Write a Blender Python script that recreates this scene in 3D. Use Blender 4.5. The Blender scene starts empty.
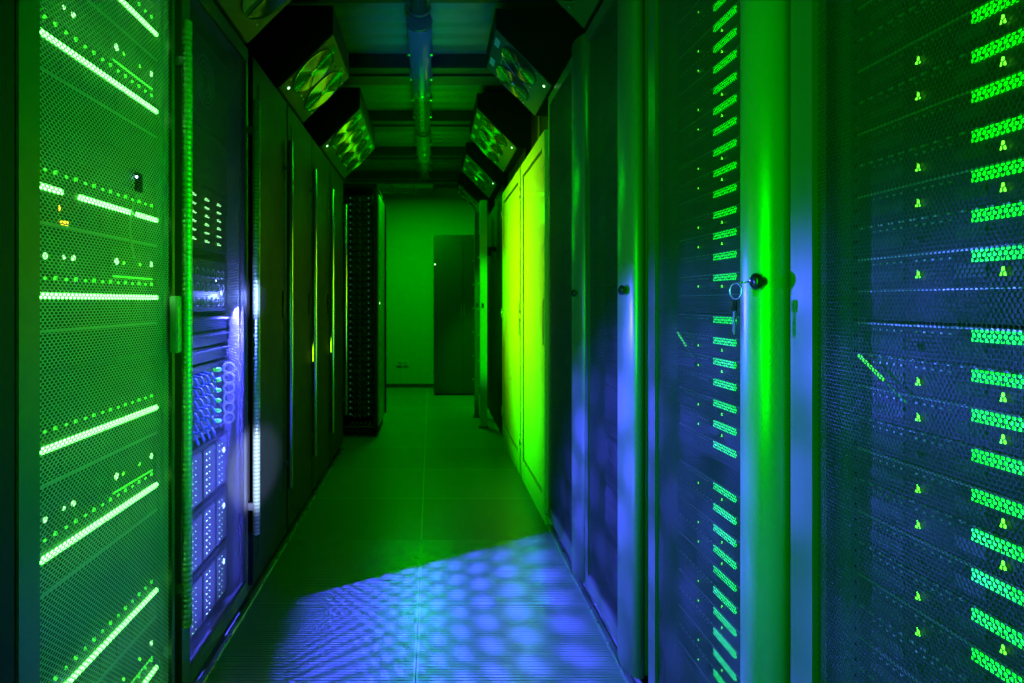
import bpy, bmesh, math, random
import numpy as np
from mathutils import Vector, Matrix
random.seed(7)
S = bpy.context.scene
COL = S.collection
PI = math.pi
CAMZ = 1.07

# ------------------------------------------------------------------ materials
def mat(name, col, rough=.45, metal=0., emis=None, es=0., bump=0., bscale=60., var=.12, coat=0., spec=.5):
    m = bpy.data.materials.new(name); m.use_nodes = True
    nt = m.node_tree; n = nt.nodes; l = nt.links
    b = n['Principled BSDF']
    tc = n.new('ShaderNodeTexCoord')
    nz = n.new('ShaderNodeTexNoise'); nz.inputs['Scale'].default_value = 9; nz.inputs['Detail'].default_value = 5
    l.new(tc.outputs['Object'], nz.inputs['Vector'])
    mx = n.new('ShaderNodeMix'); mx.data_type = 'RGBA'
    mx.inputs[6].default_value = (*[c*(1-var) for c in col], 1); mx.inputs[7].default_value = (*[min(1, c*(1+var)) for c in col], 1)
    l.new(nz.outputs['Fac'], mx.inputs[0]); l.new(mx.outputs[2], b.inputs['Base Color'])
    mr = n.new('ShaderNodeMapRange'); mr.inputs[3].default_value = max(.02, rough*.8); mr.inputs[4].default_value = min(1, rough*1.2)
    l.new(nz.outputs['Fac'], mr.inputs[0]); l.new(mr.outputs[0], b.inputs['Roughness'])
    b.inputs['Metallic'].default_value = metal
    b.inputs['Specular IOR Level'].default_value = spec
    b.inputs['Coat Weight'].default_value = coat
    if emis: b.inputs['Emission Color'].default_value = (*emis, 1); b.inputs['Emission Strength'].default_value = es
    if bump:
        n2 = n.new('ShaderNodeTexNoise'); n2.inputs['Scale'].default_value = bscale
        l.new(tc.outputs['Object'], n2.inputs['Vector'])
        bp = n.new('ShaderNodeBump'); bp.inputs['Strength'].default_value = bump; bp.inputs['Distance'].default_value = .002
        l.new(n2.outputs['Fac'], bp.inputs['Height']); l.new(bp.outputs[0], b.inputs['Normal'])
    return m

M = {
 'rack': mat('dark_rack_paint', (.10, .10, .105), .38, 0, bump=.15, bscale=250, coat=.1),
 'rack_in': mat('rack_inner_steel', (.05, .05, .055), .5),
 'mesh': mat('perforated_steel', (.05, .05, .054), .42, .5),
 'mesh_lit': mat('perforated_steel_lit', (.48, .48, .49), .40, .6),  # paler copy of perforated steel, the door's lit look put into the colour
 'frame': mat('satin_door_frame', (.42, .42, .43), .36, .5, var=.03),
 'frame_flat': mat('flat_door_frame', (.17, .17, .175), .34, .4, var=.04),
 'frame_dark': mat('dark_door_frame', (.10, .10, .105), .4, .2),
 'gloss': mat('black_gloss_door', (.02, .02, .022), .55, 0, spec=.1),
 'black': mat('black_steel', (.006, .006, .007), .6, spec=.2),
 'chrome': mat('brushed_bar', (.62, .62, .62), .22, .9, bump=.3, bscale=40),
 'knob': mat('dark_knob', (.03, .03, .03), .15, .6, coat=1),
 'steel': mat('galvanised_plate', (.085, .10, .085), .5, .0, spec=.2),
 'spun': mat('spun_metal', (.22, .30, .22), .24, .9),
 'server': mat('server_front', (.028, .028, .03), .45, .3),
 'lip': mat('bare_metal_lip', (.42, .42, .42), .3, .6),
 'vent': mat('vent_plate', (.065, .065, .07), .5, .4),
 'bay': mat('glowing_drive_bay', (.4, .9, .4), .4, .0, emis=(0, 1, .0), es=1.6),  # green emission stands in for light reflected by the insert, no lamp
 'holes': mat('dark_hole', (.004, .004, .004), .8, spec=.1),
 'ledg': mat('green_indicator', (.1, .3, .05), .4, 0, emis=(.09, 1, .02), es=4),
 'glowg': mat('soft_green_glow', (.1, .3, .05), .4, 0, emis=(.06, 1, .03), es=1.8),  # for indicators, and as painted glow on a lip, plugs and strap teeth
 'ledw': mat('pale_indicator', (.3, .4, .3), .4, 0, emis=(.35, 1, .35), es=3),
 'ledb': mat('blue_white_indicator', (.3, .3, .5), .4, 0, emis=(.25, .4, 1), es=14),
 'ledo': mat('amber_indicator', (.4, .2, .05), .4, 0, emis=(1, .45, .02), es=6),
 'strip': mat('green_light_strip', (.2, .6, .2), .4, 0, emis=(.12, 1, .12), es=11),
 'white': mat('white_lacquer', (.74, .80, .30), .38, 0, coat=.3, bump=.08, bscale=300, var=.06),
 'seal': mat('panel_groove', (.02, .02, .02), .6),
 'wall': mat('painted_plaster', (.50, .50, .48), .75, bump=.25, bscale=40),
 'slab': mat('ceiling_tin', (.30, .32, .34), .45, .3, bump=.3, bscale=14),
 'beam': mat('dark_beam', (.022, .022, .022), .6),
 'base': mat('dark_skirting', (.04, .04, .04), .5),
 'port': mat('faint_port_light', (.1, .2, .1), .4, 0, emis=(.1, 1, .4), es=.08),
 'encl': mat('enclosure_front', (.014, .014, .015), .5),
 'label': mat('white_sticker', (.75, .8, .75), .6),
 'cable': mat('cable_jacket', (.30, .34, .30), .45),
 'cableb': mat('blue_cable_jacket', (.10, .16, .5), .45),
 'duct': mat('painted_duct', (.55, .57, .5), .35, coat=.3),
 'trim': mat('aluminium_edge', (.55, .55, .55), .28, .8),
 'cab': mat('charcoal_cabinet', (.015, .015, .016), .5),
}
def corrugated(name, col, axis, freq, rough, metal, dist):
    m = mat(name, col, rough, metal); nt = m.node_tree; n = nt.nodes; l = nt.links
    tc = n.new('ShaderNodeTexCoord'); w = n.new('ShaderNodeTexWave'); w.bands_direction = axis; w.wave_profile = 'SIN'
    w.inputs['Scale'].default_value = freq; w.inputs['Distortion'].default_value = .3
    l.new(tc.outputs['Object'], w.inputs['Vector'])
    b = n.new('ShaderNodeBump'); b.inputs['Strength'].default_value = .7; b.inputs['Distance'].default_value = dist
    l.new(w.outputs['Fac'], b.inputs['Height']); l.new(b.outputs[0], n['Principled BSDF'].inputs['Normal'])
    return m
M['bar'] = corrugated('ribbed_handle_bar', (.5, .62, .4), 'Z', 24, .3, .5, .002)
M['grate'] = mat('floor_grate_paint', (.40, .40, .42), .30, .25)
def glass():
    m = bpy.data.materials.new('clear_lamp_cover'); m.use_nodes = True
    b = m.node_tree.nodes['Principled BSDF']
    b.inputs['Base Color'].default_value = (.8, .85, .85, 1); b.inputs['Roughness'].default_value = .08
    b.inputs['Transmission Weight'].default_value = .75; b.inputs['IOR'].default_value = 1.35
    return m
M['glass'] = glass()
def floor_mat():
    m = bpy.data.materials.new('floor_panels'); m.use_nodes = True; nt = m.node_tree; n = nt.nodes; l = nt.links
    b = n['Principled BSDF']; tc = n.new('ShaderNodeTexCoord')
    mp = n.new('ShaderNodeMapping'); mp.inputs['Location'].default_value = (-TX0, -TY0, 0)
    l.new(tc.outputs['Object'], mp.inputs['Vector'])
    br = n.new('ShaderNodeTexBrick'); br.offset = 0; br.squash = 1
    br.inputs['Scale'].default_value = 1; br.inputs['Brick Width'].default_value = .6; br.inputs['Row Height'].default_value = .6
    br.inputs['Mortar Size'].default_value = .0035; br.inputs['Mortar Smooth'].default_value = .1
    br.inputs['Color1'].default_value = (.24, .24, .25, 1); br.inputs['Color2'].default_value = (.30, .30, .30, 1); br.inputs['Mortar'].default_value = (.55, .55, .55, 1)
    l.new(mp.outputs[0], br.inputs['Vector'])
    nz = n.new('ShaderNodeTexNoise'); nz.inputs['Scale'].default_value = 3; nz.inputs['Detail'].default_value = 6
    l.new(tc.outputs['Object'], nz.inputs['Vector'])
    mr = n.new('ShaderNodeMapRange'); mr.inputs[3].default_value = .32; mr.inputs[4].default_value = .37
    l.new(nz.outputs['Fac'], mr.inputs[0]); l.new(mr.outputs[0], b.inputs['Roughness'])
    l.new(br.outputs['Color'], b.inputs['Base Color'])
    n2 = n.new('ShaderNodeTexNoise'); n2.inputs['Scale'].default_value = 120
    l.new(tc.outputs['Object'], n2.inputs['Vector'])
    bp = n.new('ShaderNodeBump'); bp.inputs['Strength'].default_value = .15; bp.inputs['Distance'].default_value = .002
    l.new(n2.outputs['Fac'], bp.inputs['Height']); l.new(bp.outputs[0], b.inputs['Normal'])
    return m
TX0, TY0 = -.0437, 2.23
M['floor'] = floor_mat()

# ------------------------------------------------------------------ mesh helpers
class MB:
    def __init__(s): s.v = []; s.f = []; s.sm = []
    def add(s, vs, fs, smooth=False):
        o = len(s.v); s.v += [tuple(v) for v in vs]; s.f += [tuple(i+o for i in f) for f in fs]; s.sm += [smooth]*len(fs); return s
    def box(s, x0, x1, y0, y1, z0, z1):
        if x0 > x1: x0, x1 = x1, x0
        vs = [(x, y, z) for z in (z0, z1) for y in (y0, y1) for x in (x0, x1)]
        return s.add(vs, [(0,2,3,1), (4,5,7,6), (0,1,5,4), (2,6,7,3), (0,4,6,2), (1,3,7,5)])
    def prism(s, poly, y0, y1, smooth=False):            # polygon in (x,z) extruded along y
        n = len(poly); vs = [(x, y0, z) for x, z in poly] + [(x, y1, z) for x, z in poly]
        s.add(vs, [(i, (i+1) % n, n+(i+1) % n, n+i) for i in range(n)], smooth)
        return s.add(vs, [tuple(range(n))[::-1], tuple(range(n, 2*n))])
    def prismz(s, poly, z0, z1, smooth=False):           # polygon in (x,y) extruded along z
        n = len(poly); vs = [(x, y, z0) for x, y in poly] + [(x, y, z1) for x, y in poly]
        s.add(vs, [(i, (i+1) % n, n+(i+1) % n, n+i) for i in range(n)], smooth)
        return s.add(vs, [tuple(range(n))[::-1], tuple(range(n, 2*n))])
    def lathe(s, origin, axis, prof, n=24, caps=True, smooth=True):
        """prof: list of (radius, distance along axis)"""
        a = Vector(axis).normalized(); o = Vector(origin)
        u = a.orthogonal().normalized(); w = a.cross(u)
        vs = []; fs = []
        for r, t in prof:
            for k in range(n):
                an = 2*PI*k/n; vs.append(o + a*t + (u*math.cos(an) + w*math.sin(an))*r)
        for j in range(len(prof)-1):
            for k in range(n):
                k2 = (k+1) % n; fs.append((j*n+k, j*n+k2, (j+1)*n+k2, (j+1)*n+k))
        s.add(vs, fs, smooth)
        if caps:
            s.add(vs[:n], [tuple(range(n))[::-1]]); s.add(vs[-n:], [tuple(range(n))])
        return s
    def cyl(s, p0, p1, r, n=16):
        p0 = Vector(p0); p1 = Vector(p1); return s.lathe(p0, p1-p0, [(r, 0), (r, (p1-p0).length)], n)
    def torus(s, c, axis, R, r, n=28, m=8, a0=0, a1=2*PI):
        a = Vector(axis).normalized(); u = a.orthogonal().normalized(); w = a.cross(u); c = Vector(c)
        full = abs(a1-a0-2*PI) < 1e-6; vs = []; fs = []; N = n if full else n+1
        for i in range(N):
            t = a0+(a1-a0)*i/n; d = u*math.cos(t)+w*math.sin(t)
            for j in range(m):
                q = 2*PI*j/m; vs.append(c + d*(R+r*math.cos(q)) + a*r*math.sin(q))
        for i in range(n):
            i2 = (i+1) % N
            for j in range(m):
                j2 = (j+1) % m; fs.append((i*m+j, i2*m+j, i2*m+j2, i*m+j2))
        return s.add(vs, fs, True)
    def tube(s, pts, r, n=8):
        P = [Vector(p) for p in pts]; vs = []; fs = []
        u = None
        for i, p in enumerate(P):
            d = (P[min(i+1, len(P)-1)] - P[max(i-1, 0)]).normalized()
            u = d.orthogonal().normalized() if u is None else (u - d*u.dot(d)).normalized()
            w = d.cross(u)
            for k in range(n):
                a = 2*PI*k/n; vs.append(p+(u*math.cos(a)+w*math.sin(a))*r)
        for i in range(len(P)-1):
            for k in range(n):
                k2 = (k+1) % n; fs.append((i*n+k, i*n+k2, (i+1)*n+k2, (i+1)*n+k))
        s.add(vs, fs, True); s.add(vs[:n], [tuple(range(n))[::-1]]); return s.add(vs[-n:], [tuple(range(n))])

SPLIT = {'vent_grille', 'hinge', 'handle_bracket', 'power_light', 'fan_light', 'small_light', 'clip', 'hanger', 'foot', 'socket_face', 'side_stud',
         'indicator_light', 'tray_light', 'guard_spoke', 'status_light', 'port_light', 'port_ring', 'indicator_tick'}
def islands(mb):
    par = list(range(len(mb.v)))
    def find(i):
        while par[i] != i: par[i] = par[par[i]]; i = par[i]
        return i
    for f in mb.f:
        a = find(f[0])
        for i in f[1:]: par[find(i)] = a
    # shapes added by one call keep caps as own verts: join coincident vertices
    seen = {}
    for i, v in enumerate(mb.v):
        k = tuple(round(c, 5) for c in v)
        if k in seen: par[find(i)] = find(seen[k])
        else: seen[k] = i
    out = {}
    for f, sm in zip(mb.f, mb.sm):
        q = out.setdefault(find(f[0]), (MB(), {}))
        g = []
        for i in f:
            if i not in q[1]: q[1][i] = len(q[0].v); q[0].v.append(mb.v[i])
            g.append(q[1][i])
        q[0].f.append(tuple(g)); q[0].sm.append(sm)
    return [q[0] for q in out.values()]
def wl(o):
    v = Vector((0, 0, 0))
    while o: v += o.location; o = o.parent
    return v
def obj(name, mb, m, parent=None, bevel=0., base=None):
    """one mesh object from world-space geometry; base = world origin of a top-level mesh"""
    if name in SPLIT and not base:
        isl = islands(mb)
        if len(isl) > 1: return [obj1(name, q, m, parent, bevel) for q in isl][0]
    return obj1(name, mb, m, parent, bevel, base)
def obj1(name, mb, m, parent=None, bevel=0., base=None):
    me = bpy.data.meshes.new(name)
    off = Vector(base) if base else Vector((0, 0, 0))
    me.from_pydata([tuple(Vector(v)-off) for v in mb.v] if base else mb.v, [], mb.f)
    me.polygons.foreach_set('use_smooth', mb.sm)
    bm = bmesh.new(); bm.from_mesh(me); bmesh.ops.remove_doubles(bm, verts=bm.verts, dist=1e-6)
    bmesh.ops.recalc_face_normals(bm, faces=bm.faces)
    if bevel:
        es = [e for e in bm.edges if len(e.link_faces) == 2 and e.calc_face_angle(0) > .9]
        bmesh.ops.bevel(bm, geom=es, offset=bevel, segments=2, affect='EDGES', clamp_overlap=True)
    bm.to_mesh(me); bm.free()
    me.materials.append(m)
    o = bpy.data.objects.new(name, me); COL.objects.link(o)
    if parent: o.parent = parent; o.location = -wl(parent)
    elif base: o.location = off
    return o
def tag(o, label, cat, group=None, kind=None):
    o['label'] = label; o['category'] = cat
    if group: o['group'] = group
    if kind: o['kind'] = kind
    return o
def thing(name, loc, label, cat, group=None):
    o = bpy.data.objects.new(name, None); COL.objects.link(o); o.location = loc; o.empty_display_size = .1
    return tag(o, label, cat, group)
def struct(name, mb, m, bevel=0.):
    o = obj(name, mb, m, None, bevel); o['kind'] = 'structure'; return o
def dup(root, loc, label=None, group=None):
    def cp(o, par):
        c = o.copy(); COL.objects.link(c); c.parent = par
        for ch in o.children: cp(ch, c)
        return c
    r = cp(root, None); r.location = loc
    if label: r['label'] = label
    if group: r['group'] = group
    return r

# ------------------------------------------------------------------ perforated sheet
def perforated(name, y0, y1, z0, z1, pitch, ratio, thick, ky=1.):
    """hexagonal perforation in the (y,z) plane at x=0, sheet from x=0 to x=thick"""
    rh = pitch*.8660254
    ny = int((y1-y0)/pitch/ky)+1; nz = int((z1-z0)/rh)+1
    jj, ii = np.meshgrid(np.arange(nz), np.arange(ny), indexing='ij')
    cy = y0 + (ii + .5*(jj % 2))*pitch*ky; cz = z0 + jj*rh
    cy = cy.ravel(); cz = cz.ravel(); n = len(cy)
    a = np.radians(np.arange(6)*60+30)
    R = pitch/math.sqrt(3)
    V = np.zeros((n, 18, 3), np.float32)
    for k, (rad, x) in enumerate(((R, 0), (R*ratio, 0), (R*ratio, thick))):
        V[:, k*6:k*6+6, 0] = x
        V[:, k*6:k*6+6, 1] = cy[:, None]+rad*ky*np.cos(a)
        V[:, k*6:k*6+6, 2] = cz[:, None]+rad*np.sin(a)
    q = []
    for k in range(6):
        k2 = (k+1) % 6
        q += [(k, k2, 6+k2, 6+k), (6+k, 6+k2, 12+k2, 12+k)]
    q = np.array(q, np.int32)
    F = (q[None]+np.arange(n, dtype=np.int32)[:, None, None]*18).reshape(-1)
    me = bpy.data.meshes.new(name)
    me.vertices.add(n*18); me.vertices.foreach_set('co', V.reshape(-1))
    nf = n*12
    me.loops.add(nf*4); me.loops.foreach_set('vertex_index', F)
    me.polygons.add(nf); me.polygons.foreach_set('loop_start', np.arange(0, nf*4, 4, dtype=np.int32))
    me.update(calc_edges=True)
    return me
SHEETS = {}
def sheet(parent, xf, side, y0, y1, z0, z1, pitch, ratio, m, ky=1.):
    key = (ky, side, round(y1-y0, 3), round(z1-z0, 3), pitch, ratio, m.name)
    if key not in SHEETS:
        me = perforated('mesh_panel', 0, y1-y0, 0, z1-z0, pitch, ratio, .001*side, ky); me.materials.append(m); SHEETS[key] = me
    o = bpy.data.objects.new('mesh_panel', SHEETS[key]); COL.objects.link(o)
    o.parent = parent; o.location = Vector((xf, y0, z0))-wl(parent)
    return o

# ------------------------------------------------------------------ room shell
CEIL = 2.50
XL, XR = -.64, .557
f = MB()
gx = [-2.3] + [TX0-.6, TX0, TX0+.6] + [2.1]
gy = [-2.4, TY0-1.2, TY0-.6, TY0, TY0+.6, 8.0]
for i in range(len(gx)-1):
    for j in range(len(gy)-1):
        if i in (1, 2) and j in (1, 2, 3): continue
        f.add([(gx[i], gy[j], 0), (gx[i+1], gy[j], 0), (gx[i+1], gy[j+1], 0), (gx[i], gy[j+1], 0)], [(0, 1, 2, 3)])
struct('floor', f, M['floor'])
sf = MB(); sf.box(-.7, .62, .98, 2.88, -.32, -.30); struct('trim_5', sf, M['base'])
struct('ceiling', MB().box(-2.3, 2.1, -2.4, 8.0, CEIL, CEIL+.05), corrugated('ceiling_sheet', (.16, .18, .20), 'Y', 2.2, .5, .2, .01))
struct('wall_back', MB().box(-2.3, 2.1, 7.9, 8.0, 0, CEIL), M['wall'])
struct('wall_left', MB().box(-2.4, -2.3, -2.4, 8.0, 0, CEIL), M['wall'])
struct('wall_right', MB().box(2.1, 2.2, -2.4, 8.0, 0, CEIL), M['wall'])
struct('wall_front', MB().box(-2.3, 2.1, -2.5, -2.4, 0, CEIL), M['wall'])
struct('baseboard_back', MB().box(-1.2, .034, 7.885, 7.9, 0, .045), M['base'], .003)
struct('trim_1', MB().box(XL-.012, XL+.006, .3, 4.6, 0, .008), M['trim'], .002)
struct('trim_2', MB().box(XR-.006, XR+.012, .3, 3.0, 0, .008), M['trim'], .002)

# slotted floor grates (six panels)
def grate(tx, ty, label):
    t = thing('floor_grate', (tx+.3, ty+.3, 0), label, 'floor grate', 'slotted metal floor panels in the aisle')
    fr = MB(); e = .006
    x0, x1, y0, y1 = tx+.001, tx+.599, ty+.001, ty+.599
    fr.box(x0, x1, y0, y0+e, -.03, 0); fr.box(x0, x1, y1-e, y1, -.03, 0)
    fr.box(x0, x0+e, y0+e, y1-e, -.03, 0); fr.box(x1-e, x1, y0+e, y1-e, -.03, 0)
    obj('grate_frame', fr, M['grate'], t)
    b = MB(); n = 44; p = (y1-y0-2*e)/n
    for k in range(n):
        yy = y0+e+p*(k+.5); b.box(x0+e, x1-e, yy-p*.36, yy+p*.36, -.008, -.001)
    obj('grate_bars', b, M['grate'], t)
    pn = MB().box(x0+e, x1-e, y0+e, y1-e, -.03, -.018); obj('damper_plate', pn, M['rack_in'], t)
    return t
gl = [('left', TX0-.6), ('right', TX0)]
for j, (ty, w) in enumerate(((TY0-1.2, 'in the row nearest the camera'), (TY0-.6, 'in the bright foreground row'), (TY0, 'in the second row, where blue light ends'))):
    for s_, tx in gl:
        grate(tx, ty, f'slotted floor grate panel {w}, {s_} half of aisle')

# ceiling beams
for k, y in enumerate((-1.8, -.7, .4, 1.5, 2.55, 3.63, 4.70, 5.80, 6.9)):
    b = MB().box(-2.3, 2.1, y, y+.30, CEIL-.08, CEIL+.0); b.box(-2.3, 2.1, y+.10, y+.2, CEIL-.092, CEIL-.08)
    o = struct('trim_%d' % (k+6), b, M['beam'], .006)

# ------------------------------------------------------------------ racks
def rack_body(side, xf, y0, y1, zt, label, group, name='server_rack', depth=.95, inner=None):
    """side=-1: left row (front faces +x); side=+1: right row (front faces -x)."""
    t = thing(name, (xf+side*depth/2, (y0+y1)/2, 0), label, 'server rack', group)
    xb = xf+side*depth; xi = xf+side*.022
    fr = MB(); w = .035
    for (ya, yb) in ((y0, y0+w), (y1-w, y1)):
        fr.box(xi, xi+side*.05, ya, yb, .03, zt-.03); fr.box(xb, xb-side*.05, ya, yb, .03, zt-.03)
    fr.box(xi, xb, y0, y1, zt-.03, zt); fr.box(xi, xb, y0, y1, .03, .06)
    for xx in (xi+side*.06, xb-side*.1):
        for yy in (y0+.05, y1-.05): fr.cyl((xx, yy, 0), (xx, yy, .03), .018, 10)
    obj('frame', fr, M['rack'], t)
    for (ya, yb) in ((y0+.002, y0+.01), (y1-.01, y1-.002)):
        obj('side_panel', MB().box(xi+side*.05, xb-side*.05, ya, yb, .06, zt-.03), inner or M['rack_in'], t)
    obj('rear_panel', MB().box(xb-side*.004, xb-side*.012, y0+w, y1-w, .06, zt-.03), M['rack_in'], t)
    pl = MB().box(xf+side*.03, xf+side*.045, y0+.01, y1-.01, .005, .03); obj('plinth', pl, M['rack'], t)
    return t
def knob_lock(door, xf, side, y, z, r=.012):
    k = MB(); a = (-side, 0, 0)
    k.lathe((xf, y, z), a, [(r*.6, 0), (r*.6, .006), (r, .009), (r*1.05, .014), (r*.9, .018), (r*.45, .021), (r*.3, .0195)], 24)
    obj('lock_knob', k, M['knob'], door)
def rounded_post(x, side, ya, yb, bulge, z0, z1):
    """vertical door edge with a softly bulged face towards the aisle"""
    pts = []; n = 20
    for i in range(n+1):
        t = i/n; yy = ya+(yb-ya)*t; pts.append((x-side*bulge*(math.sin(PI*t)**.6), yy))
    pts += [(x+side*.02, yb), (x+side*.02, ya)]
    return MB().prismz(pts, z0, z1, True)
def right_rack(y0, y1, label, hw, fw, pitch, knob_y=None, m=None):
    zt = 2.056
    t = rack_body(1, XR, y0, y1, zt, label, 'mesh fronted racks along the right side')
    d = MB(); zb = .05; ztp = zt-.012
    d.box(XR, XR+.02, y1-fw, y1, zb, ztp)
    d.box(XR, XR+.02, y0+hw, y1-fw, ztp-.05, ztp); d.box(XR, XR+.02, y0+hw, y1-fw, zb, zb+.05)
    door = obj('door', d, M['frame_flat'], t, .002)
    obj('door_edge_profile', rounded_post(XR, 1, y0+.002, y0+hw, .040 if hw < .12 else .022, zb, ztp), M['frame'], door)
    sheet(door, XR+.008, 1, y0+hw-.003, y1-fw, zb+.045, ztp-.045, pitch, .86, m or M['mesh'])
    if knob_y: knob_lock(door, XR-(.022 if hw < .12 else .016), 1, knob_y, 1.103, .0135)
    return t
rA = right_rack(.378, .978, 'mesh fronted rack cut by the right picture edge, with rows of thin servers', .11, .057, .006)
rB = right_rack(.997, 1.617, 'mesh fronted rack with broad rounded green door edge and key ring in its lock', .093, .05, .006, 1.012)
rC = right_rack(1.704, 2.28, 'mesh fronted rack just beyond the black gap, blue glints down its rounded door edge', .153, .04, .009, 1.745)
rD = right_rack(2.285, 3.0, 'mesh fronted rack between the blue glinting rack and the bright yellow-green cabinets', .17, .04, .009, 2.33)
# black filler standing for the dark of the open gap, with bead-like clips
gap = thing('gap_filler', (XR+.06, 1.66, 0), 'black upright filler strip with bead-like clips for the dark gap between two right racks', 'gap filler')
obj('channel', MB().box(XR+.05, XR+.40, 1.622, 1.70, .02, 2.03), M['black'], gap)
for k in range(38):
    z = .25+k*.047; b = MB().lathe((XR+.05, 1.655, z), (-1, 0, 0), [(.006, 0), (.006, .006), (.003, .012)], 8)
    b.box(XR+.046, XR+.05, 1.650, 1.660, z-.02, z+.012)
    obj('clip', b, M['lip'], gap)

# key ring hanging at the lock of rack B
DX, DY = -.046, -.10
kr = thing('key_ring', (XR-.052, 1.035, 1.06), 'small ring with a hanging key at the lock of the broad green door edge', 'key ring')
obj('ring', MB().torus((XR-.010+DX, 1.135+DY, 1.088), (1, .3, 0), .013, .0012), M['chrome'], kr)
kb = MB(); kb.box(XR-.018+DX, XR-.016+DX, 1.118+DY, 1.134+DY, 1.055, 1.073); obj('key_head', kb, M['knob'], kr, .0006)
kb = MB(); kb.box(XR-.018+DX, XR-.016+DX, 1.1235+DY, 1.1285+DY, 1.018, 1.055); kb.box(XR-.018+DX, XR-.016+DX, 1.1285+DY, 1.1315+DY, 1.022, 1.028); kb.box(XR-.018+DX, XR-.016+DX, 1.1285+DY, 1.1310+DY, 1.033, 1.038)
obj('key_blade', kb, M['chrome'], kr)
obj('key_in_lock', MB().cyl((XR-.040, 1.02, 1.103), (XR-.056, 1.035, 1.101), .0014, 8), M['chrome'], kr)

# ------------------------------------------------------------------ thin servers (right row)
U = .04445
ZR = 1.124                      # bottom of the first slot above the blank
XS = .609
def make_server(y_far, z, solid, label, group):
    """far edge at y_far, front face at XS facing -x, width .45"""
    yn = y_far-.45
    t = thing('rack_server', (XS+.3, y_far-.225, z), label, 'server', group)
    b = MB().box(XS, XS+.6, yn, y_far, z-.0368, z+.0065); obj('chassis', b, M['server'], t)
    lp = MB()
    if solid: lp.box(XS-.003, XS, yn, y_far, z+.0042, z+.0068)
    else:
        for k in range(24): lp.box(XS-.002, XS, y_far-.0187*k-.010, y_far-.0187*k-.002, z+.0042, z+.0068)
    obj('front_lip', lp, M['lip'], t)
    v = MB()
    for (a, c) in ((y_far-.025, y_far-.085), (y_far-.165, y_far-.205)): v.box(XS-.0015, XS, c, a, z-.026, z-.012)
    obj('vent_grille', v, M['vent'], t)
    dt = MB()
    for k in range(11):
        if k in (5,): continue
        dt.box(XS-.002, XS, y_far-.03-.0125*k-.003, y_far-.03-.0125*k, z-.0035, z-.0015)
    obj('port_marks', dt, M['lip'], t)
    by = y_far-.190
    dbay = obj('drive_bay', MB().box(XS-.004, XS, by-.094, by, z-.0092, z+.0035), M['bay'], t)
    h = MB()
    for i in range(11):
        for j in range(2):
            yy = by-.0055-i*.0083; zz = z-.0062+j*.0062
            h.lathe((XS-.004, yy, zz), (-1, 0, 0), [(.0017, 0), (.0017, .0003)], 6)
    obj('bay_perforation', h, M['vent'], dbay)
    return t
def tri_light(t, y, z, m=M['ledg'], k=1):
    vs = [(XS-.002, y+.0026*k, z-.0050*k), (XS-.002, y-.0026*k, z-.0050*k), (XS-.002, y, z+.0045*k)]
    vs += [(XS-.0045, a, c) for _, a, c in vs]
    return obj('status_light', MB().add(vs, [(0,1,2), (3,5,4), (0,3,4,1), (1,4,5,2), (2,5,3,0)]), m, t)
ordn = ['first', 'second', 'third', 'fourth', 'fifth', 'sixth', 'seventh', 'eighth', 'ninth', 'tenth', 'eleventh', 'twelfth', 'thirteenth', 'fourteenth', 'fifteenth', 'sixteenth', 'seventeenth', 'eighteenth', 'nineteenth', 'twentieth', 'twenty-first', 'twenty-second', 'twenty-third', 'twenty-fourth']
SRV = {}
def fill_servers(y_far, kmin, kmax, where, grp, skip=()):
    protos = {}; near = y_far < 1
    for k in range(kmin, kmax+1):
        if k == -1 or k in skip: continue
        solid = (k % 2 == 0); z = ZR+k*U
        pos = f'{ordn[k]} slot above' if k >= 0 else f'{ordn[-k-2]} slot below'
        lab = f'{"unbroken" if solid else "dashed"}-lip thin server, {pos} blank panel, {where}'
        bright = (k % 3 != 1)
        key = (solid, bright)
        if key not in protos:
            t = make_server(y_far, z, solid, lab, grp)
            tri_light(t, y_far-.111, z-.019, M['ledg'] if bright else M['vent'], 1 if near else .5)
            if bright: tri_light(t, y_far-.228, z-.021, M['ledg'], 1 if near else .5)
            protos[key] = (t, z)
        else:
            p, pz = protos[key]
            dup(p, (XS+.3, y_far-.225, z), lab, grp)
fill_servers(.895, -13, 10, 'right foreground rack', 'thin servers in the right foreground rack')
fill_servers(1.54, -20, 18, 'rack with rounded green edge', 'thin servers in the second right rack', (-9,))
for yf, w in ((.895, 'right foreground rack'), (1.54, 'rack with the rounded green door edge')):
    t = thing('blank_panel', (XS, yf-.225, ZR-U), f'plain blank panel with bright top line, {w}', 'blank panel', 'blank panels in the right racks')
    obj('plate', MB().box(XS, XS+.01, yf-.45, yf, ZR-U-.034, ZR-U+.0065), M['server'], t)
    obj('top_lip', MB().box(XS-.002, XS, yf-.45, yf, ZR-U+.0045, ZR-U+.0064), M['lip'], t)
    cb = thing('cable_tie', (XS-.01, yf-.06, .97), f'slanting ribbed cable tie, {w}', 'cable tie')
    p0 = Vector((XS-.012, yf-.012, .998)); p1 = Vector((XS-.012, yf-.105, .943))
    obj('strap', MB().tube([p0, p1], .0012, 6), M['lip'], cb)
    rb = MB()
    for q in range(12):
        c = p0.lerp(p1, .05+q*.045); rb.lathe(c, p1-p0, [(.0022, 0), (.0022, .0022)], 8)
    obj('strap_teeth', rb, M['glowg'], cb)  # teeth glow to stand in for green light on the strap
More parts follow.
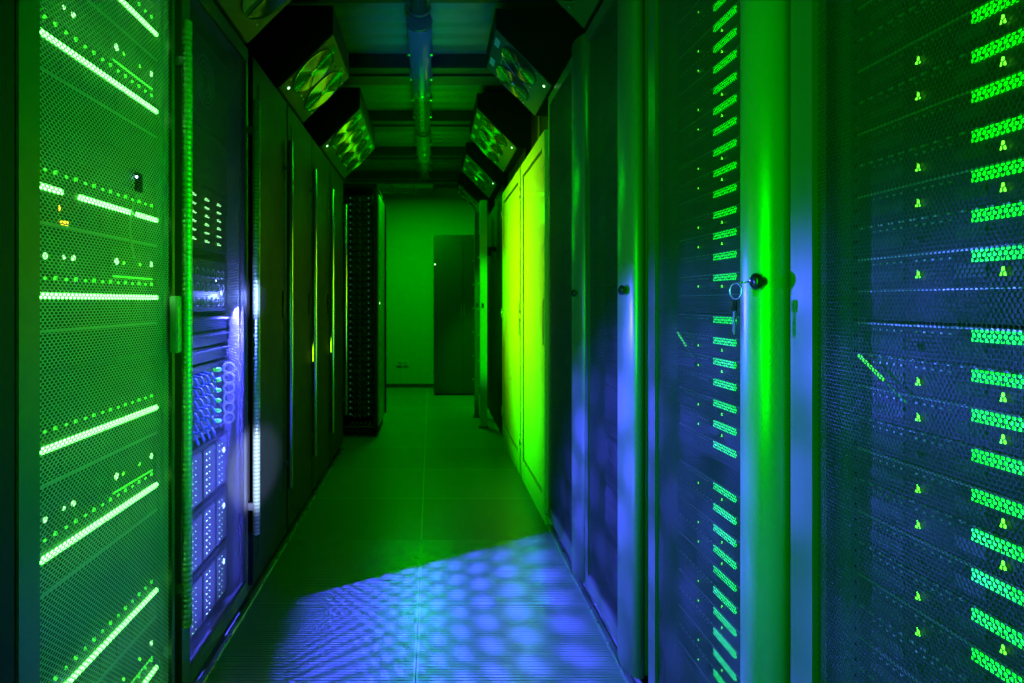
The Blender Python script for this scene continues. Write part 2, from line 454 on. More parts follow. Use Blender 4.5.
for yf, yn, w in ((.895, .388, 'right foreground'), (1.54, 1.007, 'second right')):
    t = thing('mounting_rail', (XS, yf, .06), f'upright perforated mounting rail inside the {w} rack', 'rail', 'mounting rails')
    r = MB().box(XS+.002, XS+.03, yf+.003, yf+.022, .06, 2.02)
    obj('rail', r, M['vent'], t)
    hh = MB()
    for q in range(88): hh.box(XS+.0015, XS+.002, yf+.008, yf+.014, .09+q*.0222-.003, .09+q*.0222+.003)
    obj('rail_holes', hh, M['holes'], t)
# taller plain units behind the doors of racks C and D
for yn, yf, w in ((1.75, 2.2, 'blue glinting'), (2.42, 2.87, 'rack before the yellow-green cabinets,')):
    p = None
    for k in range(11):
        z = .10+k*.172
        lab = f'dark storage unit in the {"third right rack" if yf < 2.5 else "fourth right rack"}, {ordn[k]} from the floor'
        if p is None:
            t = thing('storage_unit', (XS+.3, (yn+yf)/2, z), lab, 'storage unit', 'storage units in the farther mesh racks')
            obj('chassis', MB().box(XS, XS+.6, yn, yf, z, z+.163), M['server'], t, .002)
            dd = MB()
            for q in range(4): dd.box(XS-.004, XS, yn+.01, yf-.01, z+.008+q*.038, z+.036+q*.038)
            obj('drive_row', dd, M['vent'], t, .001)
            p = t
        else: dup(p, (XS+.3, (yn+yf)/2, z), lab)

# ------------------------------------------------------------------ yellow-green cabinets
def pale_cabinet(y0, y1, label):
    x = .547; zt = 1.905; t = thing('metal_cabinet', (x+.4, (y0+y1)/2, 0), label, 'cabinet', 'bright yellow-green cabinets')
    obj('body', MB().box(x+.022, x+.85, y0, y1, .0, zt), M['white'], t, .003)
    d = MB(); e = .075
    dz0, dz1 = .05, zt-.004; a, b = y0+.012, y1-.006
    d.box(x, x+.02, a, a+e, dz0, dz1); d.box(x, x+.02, b-e, b, dz0, dz1); d.box(x, x+.02, a+e, b-e, dz1-e, dz1); d.box(x, x+.02, a+e, b-e, dz0, dz0+e)
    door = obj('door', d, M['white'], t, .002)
    obj('inset_panel', MB().box(x+.005, x+.02, a+e+.024, b-e-.024, dz0+e+.014, dz1-e-.014), M['white'], door, .002)
    obj('panel_groove', MB().box(x+.014, x+.0205, a+e, b-e, dz0+e, dz1-e), M['seal'], door)
    hy = a+.03
    pts = [(hy-.018, .87), (hy-.018, 1.06), (hy-.010, 1.085), (hy+.012, 1.075), (hy+.020, 1.02), (hy+.020, .90), (hy+.010, .86)]
    hnd = MB(); n = len(pts)
    vs = [(x-.003, p[0], p[1]) for p in pts]+[(x+.001, p[0], p[1]) for p in pts]
    hnd.add(vs, [tuple(range(n)), tuple(range(n, 2*n))[::-1]]+[(i, (i+1) % n, n+(i+1) % n, n+i) for i in range(n)])
    obj('recessed_handle', hnd, M['frame'], door)
    hg = MB()
    for z in (.2, .95, 1.7): hg.cyl((x-.004, b+.001, z), (x-.004, b+.001, z+.07), .006, 10)
    obj('hinge', hg, M['trim'], t)
    obj('plinth', MB().box(x+.004, x+.022, y0+.01, y1-.01, 0, .045), M['white'], t)
    return t
pale_cabinet(3.02, 3.84, 'bright yellow-green cabinet with framed door, the nearer and wider looking of the pair')
pale_cabinet(3.87, 4.84, 'bright yellow-green cabinet with framed door, the farther of the pair')

# far right: dark rack and slim upright ducts
def solid_rack(side, xf, y0, y1, zt, label, group, handle=True, m='gloss', lock=False):
    t = rack_body(side, xf, y0, y1, zt, label, group)
    d = MB().box(xf, xf+side*.02, y0+.004, y1-.004, .05, zt-.01)
    door = obj('door', d, M[m], t, .003)
    pn = MB().box(xf-side*.002, xf, y0+.07, y1-.09, .12, zt-.09); obj('door_panel', pn, M[m], door, .001)
    if handle:
        hx = xf-side*.022; hy = y1-.03
        b = MB(); b.lathe((hx, hy, .25), (0, 0, 1), [(.006, 0), (.012, .006), (.012, 1.524), (.006, 1.53)], 16)
        obj('handle', b, M['chrome'], door)
        br = MB()
        for z in (.35, 1.65): br.box(xf, hx, hy-.006, hy+.006, z, z+.02)
        obj('handle_bracket', br, M['rack'], door)
    if lock:
        obj('latch', MB().box(xf-side*.008, xf, y1-.10, y1-.07, 1.0, 1.12), M['black'], door, .002)
    return t
solid_rack(1, XR, 4.86, 6.3, 1.92, 'dark solid-doored rack beyond the yellow-green cabinets', 'dark racks at the far right', False, 'gloss', True)
solid_rack(1, XR, 6.32, 7.0, 1.92, 'dark solid-doored rack at the far end of the right row', 'dark racks at the far right', False, 'gloss')
for (x0, x1, y, yb, zt, lab, mm) in ((.417, .478, 5.35, 5.41, 1.936, 'slim bright green upright duct at the far right of the aisle', 'duct'), (.405, .445, 5.83, 5.9, 1.90, 'slimmer dim upright duct behind the bright green duct', 'rack')):
    t = thing('upright_duct', ((x0+x1)/2, y, 0), lab, 'duct')
    obj('channel', MB().box(x0, x1, y, yb, .012, zt), M[mm], t, .004)
    obj('foot_plate', MB().box(x0-.012, x1+.012, y-.01, yb+.01, 0, .012), M['rack'], t, .002)
    obj('catch', MB().box(x0+.012, x0+.03, y-.012, y, 1.02, 1.06), M['black'], t, .002)
    c = MB()
    for q in range(7): c.lathe((x0-.004, y+.02, .35+q*.22), (-1, 0, 0), [(.006, 0), (.007, .01), (.002, .016)], 8)
    obj('side_stud', c, M['lip'], t)
    # bracket that ties the duct back to the rack face
    obj('wall_bracket', MB().box(x1, XR-.0005, y+.01, y+.03, 1.5, 1.54), M['black'], t)

# ------------------------------------------------------------------ left row
ZL = 1.965
def left_mesh_rack(y0, y1, label, m, pitch=.0062, ratio=.82, latch=False, ky=2.):
    t = rack_body(-1, XL, y0, y1, ZL, label, 'mesh fronted racks along the left side')
    d = MB(); zb = .05; ztp = ZL-.01
    d.box(XL-.02, XL, y0, y0+.055, zb, ztp); d.box(XL-.02, XL, y1-.02, y1, zb, ztp)
    d.box(XL-.02, XL, y0+.055, y1-.02, zb, zb+.05); d.box(XL-.02, XL, y0+.055, y1-.02, ztp-.05, ztp)
    door = obj('door', d, M['frame_dark'], t, .002)
    sheet(door, XL-.008, -1, y0+.052, y1-.02, zb+.045, ztp-.045, pitch, ratio, m, ky)
    hx, hy = XL+.026, y1+.010
    b = MB(); b.lathe((hx, hy, .25), (0, 0, 1), [(.006, 0), (.013, .006), (.013, 1.524), (.006, 1.53)], 20)
    obj('handle', b, M['bar'], door)
    br = MB()
    for z in (.34, 1.66): br.box(XL-.002, hx, hy-.012, hy+.004, z, z+.025)
    obj('handle_bracket', br, M['rack'], door, .002)
    if latch:
        obj('latch', MB().box(XL, XL+.020, y1-.035, y1-.004, .945, 1.085), M['frame'], door, .003)
    return t
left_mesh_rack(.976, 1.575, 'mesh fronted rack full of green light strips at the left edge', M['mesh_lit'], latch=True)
left_mesh_rack(1.618, 2.205, 'mesh fronted rack lit blue inside, between the green strip rack and the dark racks', M['mesh'], .006, .88, False, 1.)
solid_rack(-1, XL, .36, .975, ZL, 'black rack cut off by the left picture edge', 'dark racks along the left side', False, 'black')
for k, (a, b, w) in enumerate(((2.26, 2.80, 'the nearest, beside the blue lit rack'), (2.81, 3.38, 'second beyond the blue lit rack'), (3.39, 3.98, 'third beyond the blue lit rack'), (3.99, 4.60, 'the farthest, beside the open black rack'))):
    solid_rack(-1, XL, a, b, ZL, f'dark glossy rack with upright bar handle, {w}', 'dark racks along the left side', True, 'gloss', True)

# blade enclosures in left rack 1
XB = -.668
def dot(mb, x, y, z, r=.0032):
    return mb.lathe((x, y, z), (1, 0, 0), [(r, 0), (r*.9, .002), (r*.3, .0032)], 8)
def rmb(): return MB()
def enclosure(zb, label, grp, brk=False):
    """bottom z of a 10-unit blade enclosure; light strips near the bottom third and the top"""
    y0, y1 = 1.075, 1.53
    t = thing('blade_enclosure', (XB-.3, 1.30, zb), label, 'blade enclosure', grp)
    obj('chassis', MB().box(XB-.6, XB, y0-.02, y1, zb, zb+.445), M['encl'], t, .002)
    z1, z2 = zb+.13, zb+.317
    for q, z in enumerate((z1, z2)):
        segs = [(1.0, 1.28), (1.285, 1.36), (1.365, y1-.002)]
        if brk and q == 1: segs = [(1.0, 1.135), (1.19, 1.40), (1.42, y1-.002)]
        for a, c in segs:
            obj('light_strip', MB().box(XB, XB+.007, max(a, y0-.02), c, z-.0055, z+.0055), M['strip'], t, .002)
        r = MB(); rng = random.Random(int(zb*100)+q)
        for k in range(14): r = r.box(XB, XB+.004, y0+.032*k+.008, y0+.032*k+.0125, z+.028, z+.033+.002*(k % 2))
        obj('indicator_tick', r, M['glowg'], t)
        r = MB()
        for k in range(7): dot(r, XB, y0+.035+.062*k, z-.018, .0036)
        obj('indicator_light', r, M['ledw'], t)
        r = MB()
        for k in range(7): dot(r, XB, y0+.036+.062*k, z-.036, .0026)
        obj('indicator_light', r, M['glowg'], t)
        # blade fronts: vertical divisions with vents
        for k in range(8):
            ya = y0-.012+k*.0670
            b = MB().box(XB, XB+.0035, ya+.003, ya+.063, z-.052, z-.008)
            obj('blade_front', b, M['server'], t, .001)
        b = MB().box(XB, XB+.004, y0-.01, y1-.004, z-.064, z-.059); obj('ledge', b, M['lip'], t)
        b = MB()
        for k in range(9): b.box(XB, XB+.003, y0-.01, y1-.01, z+.050+k*.008, z+.053+k*.008)
        if q == 1: b = MB()
        if q == 0 or True:
            b = MB()
            n = 7 if q == 0 else 8
            for k in range(n): b.box(XB, XB+.003, y0-.01, y1-.01, z+.046+k*.0075, z+.049+k*.0075)
            obj('vent_slats', b, M['vent'], t)
    # module bay between the strips
    zm = zb+.20
    p = obj('power_module', MB().box(XB, XB+.006, 1.30, 1.50, zm-.03, zm+.035), M['vent'], t, .002)
    l = MB(); dot(l, XB+.006, 1.325, zm+.005, .008); dot(l, XB+.006, 1.49, zm+.008, .007)
    obj('power_light', l, M['ledw'], p)
    l = MB(); dot(l, XB+.006, 1.355, zm+.003, .004); dot(l, XB+.006, 1.43, zm+.004, .0035); obj('small_light', l, M['ledg'], p)
    p = obj('fan_module', MB().box(XB, XB+.006, 1.06, 1.20, zm-.028, zm+.03), M['vent'], t, .002)
    l = MB(); dot(l, XB+.006, 1.165, zm, .006); dot(l, XB+.006, 1.135, zm, .004); dot(l, XB+.006, 1.08, zm-.002, .006)
    obj('fan_light', l, M['ledw'], p)
    b = MB().box(XB+.006, XB+.0075, 1.31, 1.495, zm-.029, zm-.025); obj('module_lip', b, M['glowg'], p)  # plain lip brightened by an emissive material, not a lamp
    return t
GE = 'blade enclosures with green light strips'
enclosure(1.401, 'blade enclosure with two bright green strips, topmost in the left foreground rack', GE)
e2 = enclosure(.951, 'blade enclosure with broken upper light strip and hanging black plug', GE, True)
enclosure(.498, 'blade enclosure with unbroken strips, third from top in the left foreground rack', GE)
enclosure(.055+.0, 'blade enclosure at the floor of the left foreground rack, strips steeply angled', GE)
# adapter plug hanging on a cable in front of the second enclosure
dg = thing('adapter_plug', (XB+.012, 1.40, 1.30), 'black adapter plug hanging on its cable in front of the broken green strip', 'plug')
obj('plug_body', MB().box(XB+.008, XB+.020, 1.375, 1.42, 1.31, 1.36), M['black'], dg, .004)
obj('cable', MB().tube([(XB+.014, 1.40-.03*math.sin(q/12*PI*.9), 1.31-.012*q) for q in range(13)], .0022, 8), M['cable'], dg)
obj('plug_light', dot(MB(), XB+.02, 1.385, 1.345, .003), M['ledb'], dg)
am = MB(); dot(am, XB+.0005, 1.125, 1.238, .007)
amt = thing('warning_lamp', (XB, 1.125, 1.238), 'small amber warning lamp under the short end of the broken green strip', 'lamp')
obj('lens', am, M['ledo'], amt)
am = MB()
for i in range(3):
    for j in range(4): am.box(XB+.0005, XB+.003, 1.135+i*.008, 1.139+i*.008, 1.205+j*.008, 1.210+j*.008)
obj('grille', am, M['ledo'], amt)

# equipment in left rack 2 (recessed to leave space for the lamp)
X2 = -.70
def unit(name, cat, x, z0, z1, label, grp='equipment in the blue lit rack', body='server'):
    t = thing(name, (x-.25, 1.91, z0), label, cat, grp)
    obj('chassis', MB().box(x-.5, x, 1.66, 2.165, z0, z1), M[body], t, .002)
    return t
XU = -.70; XR2 = -.70
t = unit('network_switch', 'network switch', XU, 1.235, 1.42, 'network switch with three columns of pale port lights, upper part of the blue lit rack')
for c in range(3):
    for r_ in range(6):
        b = MB().box(XU, XU+.004, 1.84+c*.11, 1.853+c*.11, 1.255+r_*.026, 1.262+r_*.026); b.box(XU, XU+.004, 1.862+c*.11, 1.869+c*.11, 1.255+r_*.026, 1.260+r_*.026)
        obj('port_light', b, M['ledw'], t)
t = unit('network_switch', 'network switch', XU, 1.435, 1.60, 'dark network switch above the one with pale port lights in the blue lit rack')
p = MB()
for c in range(14): p.box(XU, XU+.003, 1.69+c*.032, 1.708+c*.032, 1.47, 1.488); p.box(XU, XU+.003, 1.69+c*.032, 1.708+c*.032, 1.51, 1.528)
obj('port_row', p, M['vent'], t)
t = unit('network_switch', 'network switch', XU, 1.62, 1.88, 'dark tall switch with a round fan at the top of the blue lit rack')
p = MB()
for q in range(4): p.torus((XU+.003, 1.95, 1.75), (1, 0, 0), .03+.016*q, .0015, 24, 6)
obj('fan_guard', p, M['lip'], t)
t = unit('router', 'router', XR2, 1.04, 1.20, 'router with patterned round ports washed in blue light at eye height')
p = MB()
for c in range(10):
    for r_ in range(3): p.torus((XR2+.003, 1.70+c*.045, 1.07+r_*.045), (1, 0, 0), .013, .002, 14, 6)
obj('port_ring', p, M['lip'], t)
l = MB(); dot(l, XR2, 2.10, 1.10, .008); dot(l, XR2, 2.05, 1.14, .004); obj('status_light', l, M['ledb'], t)
for q in range(3):
    t = unit('blank_panel', 'blank panel', X2, .885+q*.048, .925+q*.048, f'dark slatted blank panel in the blue lit rack, {["lowest", "middle", "topmost"][q]} of three', 'slatted blank panels in the blue lit rack')
    obj('lip', MB().box(X2, X2+.01, 1.66, 2.165, .917+q*.048, .921+q*.048), M['rack'], t)
t = unit('patch_panel', 'patch panel', X2, .66, .875, 'patch panel with six stacked looping cables in the blue lit rack')
for q in range(6):
    z = .685+q*.033
    obj('cable_loop', MB().torus((X2+.026, 2.10, z), (.6, -1, .0), .017, .004, 20, 8), M['cable'], t)
    obj('plug', MB().lathe((X2, 2.03, z+.002), (1, 0, 0), [(.006, 0), (.007, .02), (.003, .024)], 10), M['glowg'], t)  # plugs are given a painted glow though they are no lamps
    for c in range(6):
        obj('blue_cable', MB().tube([(X2, 1.70+c*.045, z+.004), (X2+.03, 1.70+c*.045, z), (X2+.045, 1.69+c*.045, z-.02)], .004, 6), M['cableb'], t)
for q in range(3):
    z0 = .09+q*.185
    t = unit('disk_array', 'disk array', X2, z0, z0+.17, f'disk array with pink and white lights in the blue lit rack, {["lowest", "middle", "topmost"][q]} of three', 'disk arrays in the blue lit rack')
    for c in range(4):
        d_ = obj('disk_tray', MB().box(X2, X2+.012, 1.675+c*.115, 1.78+c*.115, z0+.01, z0+.16), M['vent'], t, .003)
        l = MB()
        for r_ in range(7): dot(l, X2+.012, 1.70+c*.115, z0+.025+r_*.02, .0028); dot(l, X2+.012, 1.725+c*.115, z0+.025+r_*.02, .002)
        obj('tray_light', l, M['ledw'] if c % 2 else M['ledb'], d_)
    l = MB(); dot(l, X2+.012, 2.09, z0+.12, .010); obj('bright_light', l, M['ledb'], t)

# ------------------------------------------------------------------ fan boxes
def fan_box(side, A, B, C, xb, y0, y1, nf, label, drop=None, ysm=None):
    t = thing('fan_unit', (side*(abs(A[0])+.1), (y0+y1)/2, A[1]), label, 'fan unit', 'slanted fan units on top of the racks')
    poly = [A, B, C, (xb, C[1]), (xb, A[1])]
    if drop: poly = [A, B, C, (xb, C[1]), (xb, drop), (A[0]+side*.05, drop), (A[0]+side*.05, A[1])]
    hs = MB().prism(poly, y0, y1); obj('housing', hs, M['black'], t)
    Av = Vector((A[0], 0, A[1])); Bv = Vector((B[0], 0, B[1])); u = (Bv-Av); L = u.length; u.normalize()
    n = Vector((-u.z*side, 0, u.x*side)); 
    if n.z > 0: n = -n
    def P(s, y, h): return Av+u*s+n*h+Vector((0, y, 0))
    def plate(s0, s1, ya, yb, h0, h1):
        vs = [P(s, y, h) for h in (h0, h1) for y in (ya, yb) for s in (s0, s1)]
        return [tuple(v) for v in vs], [(0,2,3,1), (4,5,7,6), (0,1,5,4), (2,6,7,3), (0,4,6,2), (1,3,7,5)]
    pl = MB(); pl.add(*plate(.004, L-.004, y0+.004, y1-.004, 0, .004)); front = obj('front_panel', pl, M['steel'], t, .001)
    R = min(.122, (y1-y0)/nf*.48)
    for q in range(nf):
        yc = y0+(y1-y0)*(q+.5)/nf; c = P(L*.52, yc, .004)
        prof = [(R, 0), (R, .005), (R*.96, .007)]
        rr = R*.94
        while rr > R*.22: prof += [(rr, .004), (rr-.003, .0056)]; rr -= .006
        prof += [(R*.2, .009), (R*.15, .011), (R*.02, .011)]
        fn = obj('fan', MB().lathe(c, n, prof, 64, True, False), M['spun'], front)
        bl = MB()
        for k in range(3):
            an = k*2*PI/3+q; d = (u*math.cos(an)+Vector((0, 1, 0))*math.sin(an))
            bl.cyl(c+n*.010, c+n*.010+d*R*1.02, .0022, 6)
        obj('guard_spoke', bl, M['steel'], fn)
        for (ds, dy) in ((-1, -1), (-1, 1), (1, -1), (1, 1)):
            cc = P(L*.52+ds*R*.86, yc+dy*R*.86, .004)
            obj('screw', MB().lathe(cc, n, [(.006, 0), (.005, .003), (.001, .004)], 8), M['trim'], front)
        s = MB(); s.add(*plate(L-.045, L-.015, yc-.05, yc+.03, .004, .0055)); obj('sticker', s, M['label'], front)
    obj('indicator_lamp', MB().lathe(P(.035, y0+.07, .004), n, [(.006, 0), (.006, .004), (.002, .006)], 10), M['ledw'], front)
    return t
LA, LB, LC = (-.64, 1.968), (-.41, 2.195), (-.41, 2.31)
fan_box(-1, LA, LB, LC, -1.1, 1.55, 2.19, 2, 'slanted fan unit on the left racks, nearest and cut by the top edge')
fan_box(-1, LA, LB, LC, -1.1, 2.635, 3.15, 2, 'slanted fan unit with two shining fans on the left racks')
fan_box(-1, LA, LB, LC, -1.1, 3.64, 4.60, 4, 'slanted fan unit with a long row of fans, farthest on the left racks')
RA, RB, RC = (.557, 2.059), (.296, 2.323), (.296, 2.412)
fan_box(1, RA, RB, RC, 1.0, 1.70, 2.28, 2, 'slanted fan unit on the right racks, nearest and cut by the top edge')
fan_box(1, RA, RB, RC, 1.0, 2.88, 3.35, 2, 'slanted fan unit with two shining fans, above the nearer yellow-green cabinet', None)
fan_box(1, RA, RB, RC, 1.0, 4.05, 4.80, 3, 'slanted fan unit above the farther yellow-green cabinet', 1.91)
fan_box(1, RA, RB, RC, 1.0, 5.3, 6.0, 2, 'slanted fan unit above the dark rack, fourth along the right side', 1.925)
fan_box(1, RA, RB, RC, 1.0, 6.65, 7.2, 2, 'slanted fan unit farthest along the right side', 1.925)
for a, b, w in ((3.37, 4.03, 'between the second and third right fan units'), (4.83, 5.27, 'between the third and fourth right fan units')):
    t = thing('filler_panel', (.7, (a+b)/2, 1.91), f'black filler panel on the cabinets {w}', 'filler panel')
    obj('panel', MB().box(.64, .66, a, b, 1.925, 2.40), M['black'], t)
    obj('rib', MB().box(.632, .64, (a+b)/2-.03, (a+b)/2+.03, 1.925, 2.40), M['rack'], t)
for a, b, w in ((2.20, 2.62, 'between the first and second left fan units'), (3.17, 3.62, 'between the second and third left fan units')):
    t = thing('filler_panel', (-.75, (a+b)/2, 1.967), f'black filler panel on the racks {w}', 'filler panel')
    obj('panel', MB().box(-.82, -.80, a, b, 1.967, 2.40), M['black'], t)
    obj('rib', MB().box(-.80, -.792, (a+b)/2-.03, (a+b)/2+.03, 1.967, 2.40), M['rack'], t)

# ------------------------------------------------------------------ lamps under the ceiling
def lamp(p0, p1, w, label, near_cap=True):
    p0 = Vector(p0); p1 = Vector(p1); d = (p1-p0).normalized(); s = d.cross(Vector((0, 0, 1))).normalized(); L = (p1-p0).length
    t = thing('ceiling_lamp', ((p0+p1)/2)+Vector((0, 0, .02)), label, 'ceiling lamp', 'long tube lamps under the ceiling')
    def P(a, l, h): return tuple(p0+d*a+s*l+Vector((0, 0, h)))
    def ext(prof, a0, a1, smooth=True):
        n = len(prof); m = MB(); vs = [P(a0, l, h) for l, h in prof]+[P(a1, l, h) for l, h in prof]
        m.add(vs, [(i, (i+1) % n, n+(i+1) % n, n+i) for i in range(n)], smooth); m.add(vs, [tuple(range(n))[::-1], tuple(range(n, 2*n))]); return m
    h = w/2
    obj('housing', ext([(-h*.8, .015), (h*.8, .015), (h*.55, .06), (-h*.55, .06)], .02, L-.02, False), M['duct'], t, .003)
    tray = ext([(-h*.7, .008), (h*.7, .008), (h*.7, .015), (-h*.7, .015)], .02, L-.02, False); obj('reflector', tray, M['trim'], t)
    prof = [(h*math.cos(a), -h*.75*math.sin(a)+.008) for a in [PI*i/12 for i in range(13)]]
    inn = [(.93*l, .93*(z-.008)+.008) for l, z in prof[::-1]]
    obj('clear_cover', ext(prof+inn, .0, L), M['glass'], t)
    for q in (-.35, .35):
        tb = MB().cyl(P(.03, q*h, -.010), P(L-.03, q*h, -.010), .009, 12); obj('tube', tb, M['label'], t)
    for a in (0, L-.022):
        obj('end_cap', ext([(h*1.05*math.cos(x), -h*.8*math.sin(x)+.006) for x in [PI*i/10 for i in range(11)]]+[(-h*.8, .045), (h*.8, .045)], a-.001, a+.022), M['rack'], t)
    cl = MB()
    for a in [L*k/5 for k in range(1, 5)]:
        for sg in (-1, 1): cl.box(*sorted((P(a, sg*h*1.0, 0)[0]-.006, P(a, sg*h*1.0, 0)[0]+.006)), P(a, sg*h, 0)[1]-.012, P(a, sg*h, 0)[1]+.012, P(a, 0, -.012)[2], P(a, 0, .03)[2])
    obj('clip', cl, M['chrome'], t)
    hg = MB()
    for a in (L*.15, L*.85): hg.cyl(P(a, 0, .06), P(a, 0, CEIL-p0.z-.001), .008, 8)
    obj('hanger', hg, M['rack'], t)
    return t
ZLP = 2.375
lamp((-.055, 2.93, ZLP), (-.062, 4.78, ZLP), .118, 'long tube lamp with clear cover hanging over the aisle, the nearer one')
lamp((-.062, 4.83, ZLP), (-.066, 6.55, ZLP), .118, 'long tube lamp with clear cover over the aisle, the farther one')
lamp((-.055, .9, ZLP+.02), (-.055, 2.86, ZLP+.02), .105, 'tube lamp cut by the top picture edge above the aisle')
lamp((-1.1, 6.86, 2.29), (.045, 6.86, 2.29), .12, 'tube lamp hung crosswise at the far end above the doorway side')

# ------------------------------------------------------------------ open black rack at far left
t = thing('open_rack', (-.72, 5.3, 0), 'open black rack of patch panels jutting into the aisle at far left', 'open rack')
fr = MB()
for x in (-1.0, -.46):
    for y in (5.0, 5.6): fr.box(x, x+.03, y, y+.03, 0, 2.0)
fr.box(-1.0, -.43, 5.0, 5.63, 1.98, 2.01); fr.box(-1.0, -.43, 5.0, 5.63, .03, .06)
obj('frame', fr, M['black'], t, .002)
obj('side_panel', MB().box(-1.0, -.99, 5.04, 5.6, .06, 1.98), M['black'], t)
obj('back_panel', MB().box(-.97, -.46, 5.612, 5.628, .06, 1.98), M['black'], t)
dr = obj('open_door', MB().box(-.425, -.412, 5.02, 5.64, .08, 1.93), M['duct'], t, .003)
obj('door_seal', MB().box(-.411, -.401, 5.62, 5.66, .08, 1.93), M['black'], dr)
obj('door_light', dot(MB(), -.4115, 5.04, 1.06, .008), M['ledw'], dr)
p = None
for k in range(36):
    z = .16+k*.049
    lab = f'thin patch panel with tiny port lights in the open black rack, {ordn[k] if k < 24 else ordn[35-k]} from the {"bottom" if k < 24 else "top"}'
    if p is None:
        p = thing('patch_panel', (-.71, 5.02, z), lab, 'patch panel', 'patch panels in the open black rack')
        obj('plate', MB().box(-.965, -.465, 5.005, 5.25, z, z+.042), M['black'], p)
        for x, w_, mm in ((-.645, .010, 'port'), (-.605, .008, 'vent'), (-.565, .012, 'vent'), (-.50, .008, 'port')):
            obj('port', MB().box(x, x+w_, 5.000, 5.005, z+.014, z+.026), M[mm], p)
        for x in (-.63, -.58, -.54):
            obj('patch_cable', MB().tube([(x, 5.003, z+.03), (x+.01, 4.985, z+.01), (x+.02, 4.99, z-.01), (x+.024, 5.003, z+.006)], .003, 6), M['cableb'] if x == -.58 else M['vent'], p)
    else: dup(p, (-.71, 5.02, z), lab)
t = thing('cable_tray', (-.71, 5.01, .07), 'small lit tray with cables at the foot of the open black rack', 'tray')
obj('tray', MB().box(-.965, -.465, 5.005, 5.3, .07, .085), M['vent'], t)
for q in range(5):
    x = -.64+q*.035; obj('cable', MB().tube([(x, 5.01, .09), (x+.02, 5.02, .115), (x+.015, 5.10, .10)], .004, 6), M['cable'], t)

# ------------------------------------------------------------------ far end
t = thing('tall_cabinet', (.36, 7.4, 0), 'tall charcoal cabinet standing against the green end wall', 'cabinet')
obj('body', MB().box(.034, .70, 7.22, 7.8, .02, 1.84), M['cab'], t, .004)
for a, b in ((.038, .365), (.369, .696)):
    d_ = obj('door', MB().box(a, b, 7.203, 7.22, .05, 1.82), M['cab'], t, .003)
    obj('handle', MB().box((.345 if a < .2 else .375), (.355 if a < .2 else .385), 7.19, 7.203, .9, 1.05), M['rack'], d_, .002)
ft = MB()
for x in (.06, .66):
    for y in (7.26, 7.76): ft.cyl((x, y, 0), (x, y, .02), .02, 10)
obj('foot', ft, M['black'], t)
obj('glint_lamp', MB().lathe((.046, 7.203, 1.50), (0, -1, 0), [(.009, 0), (.008, .006), (.002, .009)], 12), M['ledw'], t)
t = thing('wall_socket', (-.35, 7.9, .27), 'double wall socket low on the end wall with conduit down to the floor', 'wall socket')
obj('cover_plate', MB().box(-.425, -.285, 7.88, 7.9, .27, .345), M['duct'], t, .004)
s = MB()
for x in (-.39, -.32): s.lathe((x, 7.88, .307), (0, -1, 0), [(.024, 0), (.024, .003), (.02, .003), (.018, .001)], 16)
obj('socket_face', s, M['lip'], t)
obj('conduit', MB().box(-.362, -.342, 7.885, 7.9, .048, .27), M['duct'], t)

# ------------------------------------------------------------------ lights
def light(kind, name, loc, col, power, to=None, size=.1, spot=None, blend=.5, sy=None):
    l = bpy.data.lights.new(name, kind); l.color = col; l.energy = power
    if kind == 'AREA':
        l.size = size
        if sy: l.shape = 'RECTANGLE'; l.size_y = sy
    else: l.shadow_soft_size = size
    if spot: l.spot_size = math.radians(spot); l.spot_blend = blend
    o = bpy.data.objects.new(name, l); COL.objects.link(o); o.location = loc
    if to: o.rotation_euler = (Vector(to)-Vector(loc)).to_track_quat('-Z', 'Y').to_euler()
    return o
G = (0.0, 1, 0.0); B = (.06, .065, 1)
o = light('AREA', 'green_key_light', (-.42, .25, 1.15), G, 11, (.557, 1.25, 1.15), .25, sy=1.7); o.data.spread = math.radians(110)
o = light('AREA', 'green_left_wash', (.42, 1.30, 1.2), G, 4.6, (-.64, 1.34, 1.15), .3, sy=1.2); o.data.spread = math.radians(80)
light('AREA', 'green_far_fill', (-.1, 6.6, 2.2), G, 24, (-.1, 6.9, 0), .4)  # added unseen light that brightens the end floor and wall
light('AREA', 'green_aisle_fill', (-.06, 4.4, 2.30), G, 5, (-.06, 4.4, 0), .1, sy=1.8)  # added light for the aisle, the tube lamps themselves are unlit
light('AREA', 'green_ceiling_glow', (0, 4.6, 1.8), G, 4, (0, 4.6, 3), .3, sy=2)
o = light('AREA', 'cabinet_wash', (-.58, 3.9, 1.35), (.34, 1, .0), 16, (.56, 3.9, 1.25), 1.2, sy=1.2); o.data.spread = math.radians(64)
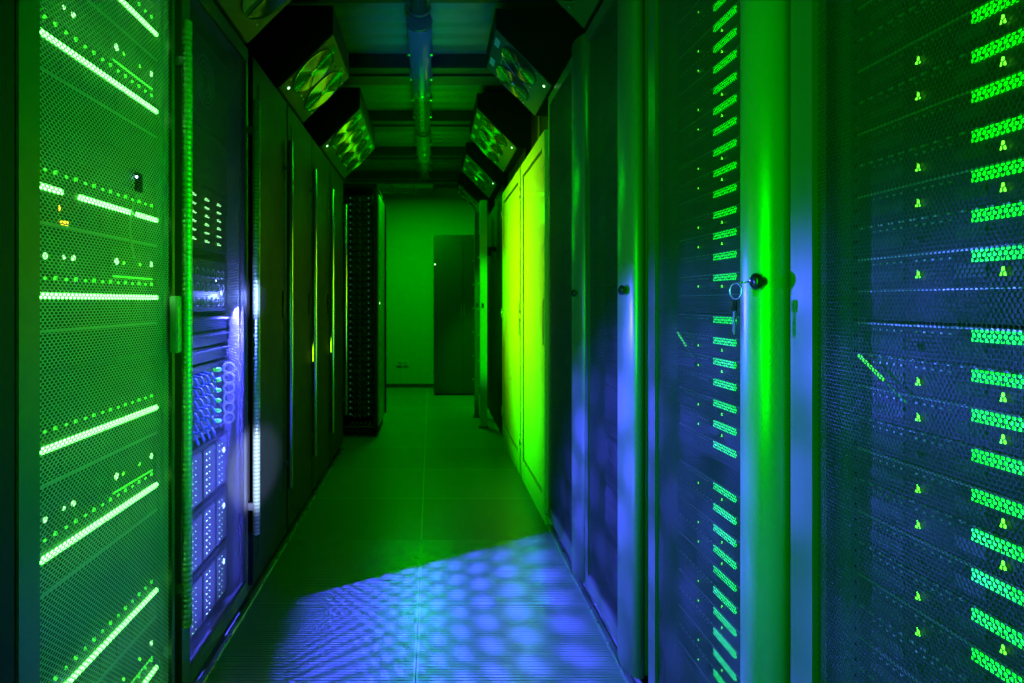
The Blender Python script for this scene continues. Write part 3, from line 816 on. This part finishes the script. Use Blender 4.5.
o = light('AREA', 'cabinet_low_wash', (-.58, 3.7, .5), G, 6, (.56, 3.7, .5), 1.0, sy=.6); o.data.spread = math.radians(50)
light('SPOT', 'green_duct_spot', (-.1, 3.0, 1.9), G, 300, (.45, 5.35, .95), .03, 24, .6)
light('SPOT', 'blue_rack_lamp', (-.685, 2.155, 1.07), B, 680, (.05, 1.6, .0), .0013, 114, .6)
light('AREA', 'blue_rack_glow', (-.655, 1.95, .50), (.10, .14, 1), 14, (-.70, 1.95, .5), .4, sy=.9)
light('POINT', 'blue_rack_flare', (-.67, 2.10, 1.09), (.15, .22, 1), 3, size=.01)
light('SPOT', 'blue_front_fill', (.50, .95, .55), (.12, .14, 1), 80, (-.64, 2.05, .40), .02, 30, .9)  # added unseen spot for the blue sheen on the mesh door
light('SPOT', 'blue_bar_spot', (.3, .3, .75), (.40, .48, 1), 1300, (-.61, 2.23, .48), .02, 8.5, .6)
light('SPOT', 'blue_bar_glint', (.3, .3, 1.1), (.30, .38, 1), 900, (-.61, 2.23, 1.08), .02, 3.5, .6)
light('SPOT', 'blue_ceiling_wash', (.1, 1.6, .4), (.02,.15,1), 40, (.15, 3.4, 2.5), .02, 24, .9)
light('SPOT', 'blue_ceiling_spot', (.1, 1.2, .6), (.02, .3, 1), 70, (-.05, 3.1, 2.37), .02, 16, .9)
light('POINT', 'green_end_fill', (0, 5.9, 1.9), G, 2.6, size=.1)
S.cycles.diffuse_bounces = 0

w = bpy.data.worlds.new('dim_world'); S.world = w; w.use_nodes = True
w.node_tree.nodes['Background'].inputs[0].default_value = (0, .02, .002, 1)

# ------------------------------------------------------------------ camera
cam = bpy.data.cameras.new('camera'); co = bpy.data.objects.new('camera', cam); COL.objects.link(co)
co.location = (0, 0, CAMZ); co.rotation_euler = (PI/2, 0, 0)
cam.sensor_width = 36; cam.lens = 36*630/1024; cam.shift_x = 81/1024; cam.shift_y = -39.5/1024
cam.clip_start = .05; cam.clip_end = 40
S.camera = co
S.view_settings.view_transform = 'Standard'; S.view_settings.look = 'None'; S.view_settings.gamma = 1
S.view_settings.exposure = 0; S.view_settings.use_curve_mapping = False
